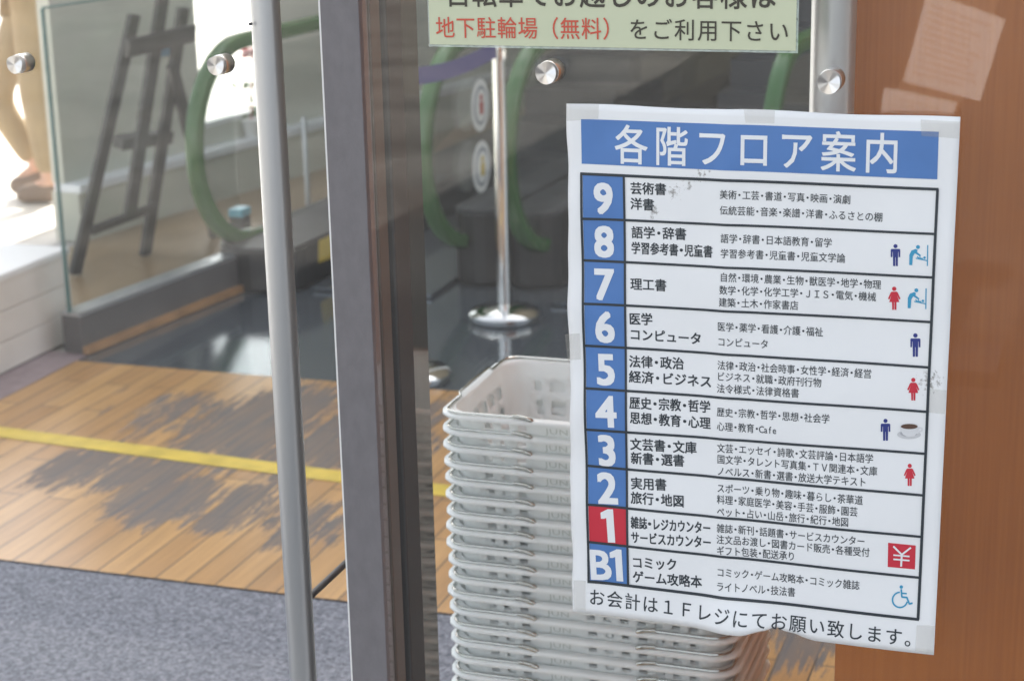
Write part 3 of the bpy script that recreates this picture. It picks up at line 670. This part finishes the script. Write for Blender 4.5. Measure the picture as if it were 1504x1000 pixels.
# ------------------------------------------------------------------ escalators
def loop_path(X, Yc, Zc, R, Yend, slope_from, skew):
    """handrail centre line: lower return, round the newel, along the top and up the slope"""
    P = [(X, Yc+.30, Zc-R-.10), (X, Yc+.10, Zc-R-.012)]
    for k in range(0, 19):
        a = RAD(270-180*k/18.); P.append((X, Yc+R*math.cos(a), Zc+R*math.sin(a)))
    P += [(X, Yc+.3, Zc+R), (X, slope_from-.3, Zc+R), (X, slope_from-.1, Zc+R+.012), (X, slope_from+.1, Zc+R+.075), (X, Yend, Zc+R+.075+(Yend-slope_from-.1)*.577)]
    return [(x+(y-Yc)*skew, y, z) for x, y, z in P]
def ribbon(path, wx_, th):
    mb = MB(); P = [Vector(p) for p in path]; n = len(P); vs = []
    for i in range(n):
        t = (P[min(i+1, n-1)]-P[max(i-1, 0)]).normalized(); a = Vector((1, 0, 0)); b = t.cross(a).normalized()
        for u, v in ((-.5, -.25), (-.42, .35), (-.25, .5), (.25, .5), (.42, .35), (.5, -.25), (.4, -.5), (-.4, -.5)):
            vs.append(P[i]+a*u*wx_-b*v*th)
    m = 8; fs = [(i*m+k, i*m+(k+1) % m, (i+1)*m+(k+1) % m, (i+1)*m+k) for i in range(n-1) for k in range(m)]
    fs += [tuple(range(m)), tuple((n-1)*m+k for k in range(m-1, -1, -1))]
    return mb.add(vs, fs)
def escalator(xl, xr, yl, yr, label, bl, br, stickers=()):
    root = empty('escalator', ((xl+xr)/2, (yl+yr)/2, 0), label, 'escalator', 'escalators side by side')
    R, zc, sk = .335, .48, .05
    for X, Yc, (ba, bb_), side in ((xl, yl, bl, -1), (xr, yr, br, 1)):
        path = loop_path(X, Yc, zc, R, 9.6, 6.9, sk)
        ribbon(path, .056, .05).build('handrail', M['green'], root, smooth=True)
        inner = [Vector(p) for p in loop_path(X, Yc, zc, R-.045, 9.6, 6.9, sk)]
        poly = inner[2:]+[Vector((X+(9.6-Yc)*sk, 9.6, .75)), Vector((X+(6.9-Yc)*sk, 6.9, .12)), Vector((X+.35*sk, Yc+.3, .12))]
        g_ = MB().prism([p+Vector((-.005, 0, 0)) for p in poly], (.010, 0, 0)).build('balustrade', M['esc_glass'], root)
        # skirt casing with a rounded nose and a pale deck strip
        pts = []; ch = .145 if X < -2.5 or X > -1.5 else .25
        for k in range(9):
            a_ = math.pi+math.pi*k/8.; c_ = (ba+bb_)/2; h_ = (bb_-ba)/2
            pts.append((X+c_+h_*math.cos(a_), Yc+(-.10 if ch < .2 else .05)+.11*math.sin(a_)))
        pts += [(X+bb_+sk*4.1, Yc+4.05), (X+ba+sk*4.1, Yc+4.05)]
        MB().prism([(x, y, 0) for x, y in pts], (0, 0, ch)).build('skirt_casing', M['black'], root, bevel=.01)
        MB().prism([(x, y, ch+.001) for x, y in pts[1:8]]+[(X+bb_-.02+sk*1.2, Yc+1.15, ch+.001), (X+ba+.02+sk*1.2, Yc+1.15, ch+.001)], (0, 0, .006)).build('deck_strip', M['darkgrey'], root)
        for (px, py) in (stickers if side == 1 else ()):
            c = onX(px, py, X+.03)
            d = MB(); d.lathe([(.088, 0), (.088, .002)], (0, 0, 0), 'z', 36)
            d.v = [Vector((c.x+p.z, c.y+p.x, c.z+p.y)) for p in d.v]
            s1 = d.build('round_sticker', M['bright'], root)
            d = MB(); d.lathe([(.066, 0), (.066, .001)], (0, 0, .0021), 'z', 36); d.v = [Vector((c.x+p.z, c.y+p.x, c.z+p.y)) for p in d.v]; d.build('sticker_ring', M['stickergrey'], s1)
            d = MB(); d.lathe([(.054, 0), (.054, .001)], (0, 0, .0032), 'z', 36); d.v = [Vector((c.x+p.z, c.y+p.x, c.z+p.y)) for p in d.v]; d.build('sticker_centre', M['bright'], s1)
            d = PGX(c); d.build('sticker_figure', M['redp' if py < 200 else 'yellowbox'], s1)
    ya = max(yl, yr)
    MB().box((xl+bl[1]+.03, ya-.25, .001), (xr+br[0]+.01, ya+.55, .012)).build('comb_plate', M['ridge'], root)
    for k in range(14):
        y0 = ya+.75+k*.2; h = .002 if k < 2 else (k-1.6)*.115
        MB().box((xl+bl[1]+.05+(y0-ya)*sk, y0, max(0, h-.13)), (xr+br[0]-.0+(y0-ya)*sk, y0+.199, h+.012)).build('step', M['steps'], root)
    return root
def PGX(c):
    d = MB(); d.prism([(c.x+.0045, c.y-.012, c.z-.03), (c.x+.0045, c.y+.016, c.z-.03), (c.x+.0045, c.y+.02, c.z+.012), (c.x+.0045, c.y-.018, c.z+.012)], (.001, 0, 0))
    d.lathe([(.012, 0), (.012, .001)], (0, 0, 0), 'z', 16)
    n0 = len(d.v)-32
    for i in range(n0, len(d.v)): p = d.v[i]; d.v[i] = Vector((c.x+.0045+p.z, c.y+p.x, c.z+.026+p.y))
    return d
el = escalator(-2.85, -2.10, 5.60, 5.72, 'left escalator with green handrails, round stickers and a glass screen before it', (-.06, .25), (-.05, .139), ((705, 155), (707, 245)))
xs_ = -2.597
P4 = [onX(*p, xs_) for p in ((466, 331), (500, 315), (500, 372), (467, 386))]; P5 = [onX(*p, xs_) for p in ((466, 313), (500, 297), (500, 313), (466, 329))]
for q, nm, mm in ((P4, 'caution_sticker', 'yellowbox'), (P5, 'caution_sticker', 'redp')):
    MB().prism([Vector((xs_+(p.y-5.6)*.05+.003, p.y, min(p.z, .142))) for p in q], (.001, 0, 0)).build(nm, M[mm], el)
escalator(-1.82, -1.0, 5.72, 5.72, 'right escalator with green handrails behind the floor guide poster', (-.139, .06), (-.05, .25))

# stanchions and belt
def stanchion(base, label):
    root = empty('barrier_post', base, label, 'barrier post', 'silver belt barrier posts')
    x, y, z = base
    MB().lathe([(.108, 0), (.112, .008), (.112, .02), (.10, .032), (.05, .042), (.024, .048)], (x, y, z), 'z', 44).build('base', M['chrome'], root, smooth=True)
    MB().lathe([(.021, .045), (.021, .80), (.021, .81)], (x, y, z), 'z', 28).build('pole', M['chrome'], root, smooth=True)
    MB().lathe([(.028, .81), (.028, .885), (.024, .895)], (x, y, z), 'z', 28).build('belt_head', M['chrome'], root, smooth=True)
    return root
pA = onZ(741, 468); pB = onZ(604, 556)
stanchion((pA.x, pA.y, 0), 'silver barrier post in front of the black escalator casing')
stanchion((pB.x, pB.y, 0), 'silver barrier post mostly hidden behind the grey door post')
mb = MB(); K = 16; vs = []
for i in range(K+1):
    t = i/K; P = Vector((pA.x, pA.y, .845))*(1-t)+Vector((pB.x, pB.y, .845))*t; P.z -= .02*math.sin(math.pi*t)
    vs += [P+Vector((0, 0, -.024)), P+Vector((0, 0, .024)), P+Vector((.002, 0, .024)), P+Vector((.002, 0, -.024))]
mb.add(vs, [(i*4+k, i*4+(k+1) % 4, i*4+4+(k+1) % 4, i*4+4+k) for i in range(K) for k in range(4)])
tag(mb.build('barrier_belt', M['belt']), 'dark purple belt stretched between two silver barrier posts', 'barrier belt')

# ------------------------------------------------------------------ glass screen beside the escalator
q0 = onZ(122, 520); q1 = onZ(370, 420)
hb_ = (onY(116, 466, q0.y).z)
d_ = (q1-q0); nrm = Vector((d_.y, -d_.x, 0)).normalized()
gs = empty('glass_screen', ((q0+q1)/2).to_tuple()[:2]+(0,), 'clear glass screen on a dark plinth in front of the easel', 'glass screen')
a0, a1 = Vector((q0.x, q0.y, 0)), Vector((q1.x, q1.y, 0))
MB().prism([a0, a1, a1-nrm*.07, a0-nrm*.07], (0, 0, hb_)).build('plinth', mat('plinth_grey', (.10, .095, .095), .45, var=.2, vscale=5), gs, bevel=.003)
MB().prism([a0-nrm*.0+Vector((0, 0, hb_)), a1+Vector((0, 0, hb_)), a1-nrm*.07+Vector((0, 0, hb_)), a0-nrm*.07+Vector((0, 0, hb_))], (0, 0, .012)).build('cap_rail', M['steel'], gs)
c0, c1 = a0-nrm*.03, a1-nrm*.03; zt = onY(96, 14, q0.y).z
MB().prism([c0+Vector((0, 0, hb_+.0125)), c1+Vector((0, 0, hb_+.0125)), c1-nrm*.01+Vector((0, 0, hb_+.0125)), c0-nrm*.01+Vector((0, 0, hb_+.0125))], (0, 0, zt-hb_-.0125)).build('pane', M['esc_glass'], gs)
MB().bar(c0-nrm*.005+Vector((0, -.004, hb_+.0125)), c0-nrm*.005+Vector((0, -.004, zt)), .014, .006).build('pane_edge', M['edge'], gs)
MB().bar(c0-nrm*.005+Vector((0, 0, zt+.003)), c1-nrm*.005+Vector((0, 0, zt+.003)), .012, .006).build('pane_edge', M['edge'], gs)
# orange skirting along the plinth
MB().prism([a0+nrm*.001, a1+nrm*.001, a1+nrm*.02, a0+nrm*.02], (0, 0, .022)).build('skirting', mat('skirting_wood', (.36, .19, .075), .45, var=.25, vscale=9), gs)

# ------------------------------------------------------------------ low white wall at far left
lw = empty('low_wall', (-3.2, 3.6, 0), 'low white block wall at the far left with grooved courses', 'wall')
hl = onY(106, 366, 4.72).z
for k in range(3):
    MB().box((-3.42, 2.2, .001+k*(hl-.02)/3), (-3.035, 4.74, (k+1)*(hl-.02)/3-.0012)).build('course', M['white_stone'], lw, bevel=.003)
MB().box((-3.44, 2.2, hl-.022), (-3.03, 4.745, hl)).build('coping', M['bright'], lw, bevel=.004)

# ------------------------------------------------------------------ wall with ledge and window behind the easel
e0 = Vector((-3.76, 5.98, 0)); e1 = Vector((-3.10, 9.88, 0)); dd = (e1-e0).normalized(); nn = Vector((dd.y, -dd.x, 0))
def along(px, py, z=None):      # where a pixel meets the ledge wall plane
    d = ray(px, py); t = (e0-ORG).dot(nn)/d.dot(nn); return ORG+d*t
zl = along(250, 236).z
lw2 = empty('window_wall', e0, 'cream wall with a white ledge and bright window behind the easel', 'wall')
def slab(p, q, za, zb, dep, name, m, off=0., bev=0.):
    return MB().prism([p+nn*off+Vector((0, 0, za)), q+nn*off+Vector((0, 0, za)), q+nn*(off-dep)+Vector((0, 0, za)), p+nn*(off-dep)+Vector((0, 0, za))], (0, 0, zb-za)).build(name, m, lw2, bevel=bev)
slab(e0, e1, -.01, zl-.035, .13, 'lower_wall', M['wall'])
slab(e0, e1, zl-.0345, zl, .13, 'ledge', M['ledge'], .012, .004)
back = -.065
def s_of(px, py):
    d = ray(px, py); o_ = e0+nn*back; t = (o_-ORG).dot(nn)/d.dot(nn); P = ORG+d*t; return (P-o_).dot(dd), P.z
sa, za = s_of(297, 190); sb, zb = s_of(402, 180); se = (e1-e0).length
Pt = lambda s: e0+dd*s
slab(Pt(0), Pt(sa), zl+.0004, 3.0, .06, 'upper_wall', M['wall'], back)
slab(Pt(sb), Pt(se), zl+.0004, 3.0, .06, 'upper_wall', M['wall'], back)
slab(Pt(sa+.0005), Pt(sb-.0005), zl+.0004, za, .06, 'upper_wall', M['wall'], back-.001)
slab(Pt(sa+.0005), Pt(sb-.0005), 1.35, 3.0, .06, 'upper_wall', M['wall'], back-.001)
wf = slab(Pt(sa+.001), Pt(sb-.001), za+.001, za+.02, .05, 'window_frame', M['bright'], back-.003)
P0 = Pt(sa+.001)+nn*(back-.025); P1 = Pt(sb-.001)+nn*(back-.025)
MB().prism([P0+Vector((0, 0, za+.021)), P1+Vector((0, 0, za+.021)), P1-nn*.006+Vector((0, 0, za+.021)), P0-nn*.006+Vector((0, 0, za+.021))], (0, 0, 1.349-za-.021)).build('pane', M['glass'], wf)

# flowers on the ledge by the window
fp = Pt(sa+.30)+nn*(-.03); fz = zl+.001
fl_ = empty('flower_pot', (fp.x, fp.y, fz), 'small potted red flower on the white ledge by the window', 'plant')
MB().lathe([(.03, 0), (.045, .07), (.048, .075)], (fp.x, fp.y, fz), 'z', 20).build('pot', M['bright'], fl_, smooth=True)
mb = MB()
for k in range(26):
    a_ = random.uniform(0, 6.28); r2 = random.uniform(.01, .08); c = Vector((fp.x+r2*math.cos(a_), fp.y+r2*math.sin(a_), fz+random.uniform(.08, .27)))
    u = Vector((random.uniform(-1, 1), random.uniform(-1, 1), random.uniform(-1, 1))).normalized()*.022; v = u.orthogonal().normalized()*.009
    mb.quad(c-u, c+v, c+u, c-v)
mb.build('foliage', M['leaf'], fl_)
mb = MB()
for k in range(26):
    a_ = random.uniform(0, 6.28); c = Vector((fp.x+.02, fp.y, fz+.36)); u = Vector((math.cos(a_), math.sin(a_), random.uniform(-.6, .9))).normalized()
    v = u.orthogonal().normalized()*.014; mb.quad(c, c+u*.025+v, c+u*.05, c+u*.025-v)
mb.tube([(fp.x, fp.y, fz+.07), (fp.x+.02, fp.y, fz+.35)], .003, 6)
mb.build('blossom', M['petal'], fl_)

# ------------------------------------------------------------------ black easel
f1 = onZ(110, 402); f2 = onZ(213, 374)
t1 = onX(197, 22, f1.x+.27); t2 = onX(269, 12, f2.x+.25)
en = (f2-f1).cross(t1-f1).normalized()
def onE(px, py, off=0.):
    d = ray(px, py); t = (f1-ORG).dot(en)/d.dot(en); return ORG+d*t+en*off
ez_ = empty('easel', ((f1.x+f2.x)/2, (f1.y+f2.y)/2, 0), 'black wooden easel standing behind the glass screen', 'easel')
def ebar(p, q, wd, th, name, m='easel'): MB().bar(p, q, th, wd, en).build(name, M[m], ez_, bevel=.002)
def E2(p, q, wd, th, name, off=0.): MB().bar(onE(*p, off), onE(*q, off), wd, th, en).build(name, M['easel'], ez_, bevel=.002)
E2((110, 402), (197, 22), .046, .022, 'leg'); E2((213, 374), (269, 12), .046, .022, 'leg')
E2((184, 312), (240, -60), .05, .022, 'mast', .022)
E2((173, 66), (272, 43), .062, .02, 'crossbar', .044); E2((182, 214), (256, 204), .045, .05, 'tray', -.03); E2((128, 336), (222, 300), .03, .02, 'crossbar', .022)
bp0 = onE(246, 92, .02); bp1 = onZ(316, 345)
MB().bar(bp0, bp1, .042, .02, en).build('rear_leg', M['easel'], ez_)
MB().prism([onE(234, 62, -.012), onE(262, 58, -.012), onE(260, 82, -.012), onE(232, 86, -.012)], en*.003).build('blue_label', M['label_blue'], ez_)

# small things beyond the screen
c = onX(352, 312, -3.02)  # solid cyan block standing in for a light blue reflection
cb = empty('cyan_reflection', (c.x, c.y, 0), 'small cyan block put in for a reflection at the foot of the green handrail', 'box')
MB().box((c.x-.026, c.y-.034, 0), (c.x+.026, c.y+.034, c.z-.012)).build('reflection_base', M['darkgrey'], cb, bevel=.004)
MB().box((c.x-.028, c.y-.036, c.z-.0115), (c.x+.028, c.y+.036, c.z+.018)).build('reflection_top', M['cyanreflect'], cb, bevel=.004)
c = onX(446, 175, -3.0)
tg_ = empty('sign_stand', (c.x, c.y, 0), 'thin silver stand between the tube handle and the grey post', 'stand')
MB().lathe([(.11, 0), (.11, .012), (.013, .018)], (c.x, c.y, 0), 'z', 28).build('base', M['steel'], tg_, smooth=True)
MB().lathe([(.011, .0185), (.011, c.z), (.006, c.z+.008)], (c.x, c.y, 0), 'z', 20).build('pole', M['steel'], tg_, smooth=True)
# ------------------------------------------------------------------ person outside, lower legs in view
pf = onZ(76, 294, -.01)
pr = empty('person', (pf.x, pf.y, -.01), 'person in tan trousers walking outside beyond the low white wall', 'person')
Rv = Vector((cy, sy, 0)); Fv = -Rv; Sv = Vector((-Fv.y, Fv.x, 0))
def PP(f, s, z): return Fv*f+Sv*s+Vector((0, 0, z))
def skin(name, pts, edges, m, parent, root=0, lv=2):
    me = bpy.data.meshes.new(name); me.from_pydata([p for p, r in pts], edges, []); me.materials.append(m)
    o = bpy.data.objects.new(name, me); COL.objects.link(o); o.parent = parent
    sm = o.modifiers.new('skin', 'SKIN'); sm.use_smooth_shade = True
    for i, (p, r) in enumerate(pts):
        d = me.skin_vertices[0].data[i]; d.radius = (r, r); d.use_root = (i == root)
    ss = o.modifiers.new('smooth', 'SUBSURF'); ss.levels = lv; ss.render_levels = lv
    return o
H1, K1, A1 = PP(.0, .06, .86), PP(.02, .06, .46), PP(-.02, .06, .08)
H2, K2, A2 = PP(.04, -.08, .86), PP(.22, -.08, .42), PP(.06, -.08, .13)
B = [(PP(.02, 0, .93), .12), (PP(.02, 0, 1.15), .11), (PP(.02, 0, 1.36), .12), (PP(.02, 0, 1.46), .055), (PP(.03, 0, 1.53), .06), (PP(.04, 0, 1.62), .092), (PP(.035, 0, 1.71), .07),
     (H1, .08), (K1, .055), (A1, .04), (PP(.09, .06, .04), .032), (H2, .08), (K2, .055), (A2, .04), (PP(.16, -.08, .06), .032),
     (PP(.02, .18, 1.40), .05), (PP(.0, .23, 1.14), .04), (PP(.10, .22, .92), .03), (PP(.14, .22, .85), .03),
     (PP(.02, -.18, 1.40), .05), (PP(-.04, -.23, 1.14), .04), (PP(.02, -.23, .90), .03), (PP(.05, -.23, .83), .03)]
ED = [(0,1),(1,2),(2,3),(3,4),(4,5),(5,6),(0,7),(7,8),(8,9),(9,10),(0,11),(11,12),(12,13),(13,14),(2,15),(15,16),(16,17),(17,18),(2,19),(19,20),(20,21),(21,22)]
skin('body', B, ED, M['skin'], pr)
skin('trousers', [(PP(.02, 0, .95), .125), (H1, .088), (K1, .066), (PP(-.02, .06, .11), .056), (H2, .088), (K2, .07), (PP(.075, -.08, .15), .056)], [(0,1),(1,2),(2,3),(0,4),(4,5),(5,6)], M['tan'], pr)
skin('shirt', [(PP(.02, 0, .96), .14), (PP(.02, 0, 1.2), .13), (PP(.02, 0, 1.38), .135), (PP(.02, .19, 1.39), .065), (PP(.0, .235, 1.16), .055), (PP(.02, -.19, 1.39), .065), (PP(-.04, -.235, 1.16), .055)], [(0,1),(1,2),(2,3),(3,4),(2,5),(5,6)], M['shirt'], pr)
skin('hair', [(PP(.0, 0, 1.64), .09), (PP(.02, 0, 1.70), .095)], [(0,1)], M['hair'], pr)
skin('shoe', [(PP(-.05, .06, .05), .05), (PP(.06, .06, .045), .048), (PP(.14, .06, .035), .035)], [(0,1),(1,2)], M['shoe'], pr)
skin('shoe', [(PP(.03, -.08, .09), .05), (PP(.13, -.08, .06), .048), (PP(.2, -.08, .04), .035)], [(0,1),(1,2)], M['shoe'], pr)

# ------------------------------------------------------------------ notices outdoors that the right glass leaf mirrors
YM = -1.35
def mirror(px, py):     # point outdoors whose reflection shows at this photo pixel
    P = onY(px, py, 2*D-YM); return Vector((P.x, 2*D-P.y, P.z))
qa = [mirror(*p) for p in ((1361, -12), (1326, 121), (1439, 150), (1476, 30))]
qb = [mirror(*p) for p in ((1298, 130), (1282, 230), (1380, 256), (1404, 152))]
ns = empty('notice_stand', ((qa[0].x+qa[2].x)/2, YM-.03, -.016), 'slanted outdoor notice board mirrored in the right glass', 'notice board')
cx0 = (qa[0].x+qa[2].x)/2
MB().box((cx0-.02, YM-.06, -.016), (cx0+.02, YM-.02, .75)).build('post', M['darkgrey'], ns)
MB().box((cx0-.16, YM-.20, -.016), (cx0+.16, YM+.1, .03)).build('foot', M['darkgrey'], ns)
bl_ = [qb[1]+(qb[1]-qa[0])*.05, qb[2]+Vector((-.02, 0, -.02)), qa[3]+Vector((-.02, 0, .05)), qa[0]+Vector((.03, 0, .05))]
MB().prism([Vector((p.x, YM-.02, p.z)) for p in bl_], (0, .012, 0)).build('board', mat('board_brown', (.26, .2, .17), .7), ns)
for nm, q, lab in (('notice_paper', qa, 'upper white notice sheet on the outdoor board, seen mirrored in glass'), ('notice_paper', qb, 'lower white notice sheet on the outdoor board, seen mirrored in glass')):
    pp = empty('notice_paper', (q[1].x, YM-.007, q[1].z), lab, 'paper')
    MB().prism([Vector((p.x, YM-.007, p.z)) for p in q], (0, .001, 0)).build('sheet', M['notice'], pp)
    tl = MB(); A, Bq, Cq, Dq = q; L0 = lambda u, v: (A*(1-u)+Dq*u)*(1-v)+(Bq*(1-u)+Cq*u)*v
    for i in range(11):
        v = .12+i*.075; u1 = random.uniform(.6, .92)
        tl.quad(*[Vector((p.x, YM-.0055, p.z)) for p in (L0(.08, v), L0(u1, v), L0(u1, v+.018), L0(.08, v+.018))])
    tl.build('print_lines', mat('faded_print', (.5, .42, .38), .7), pp)
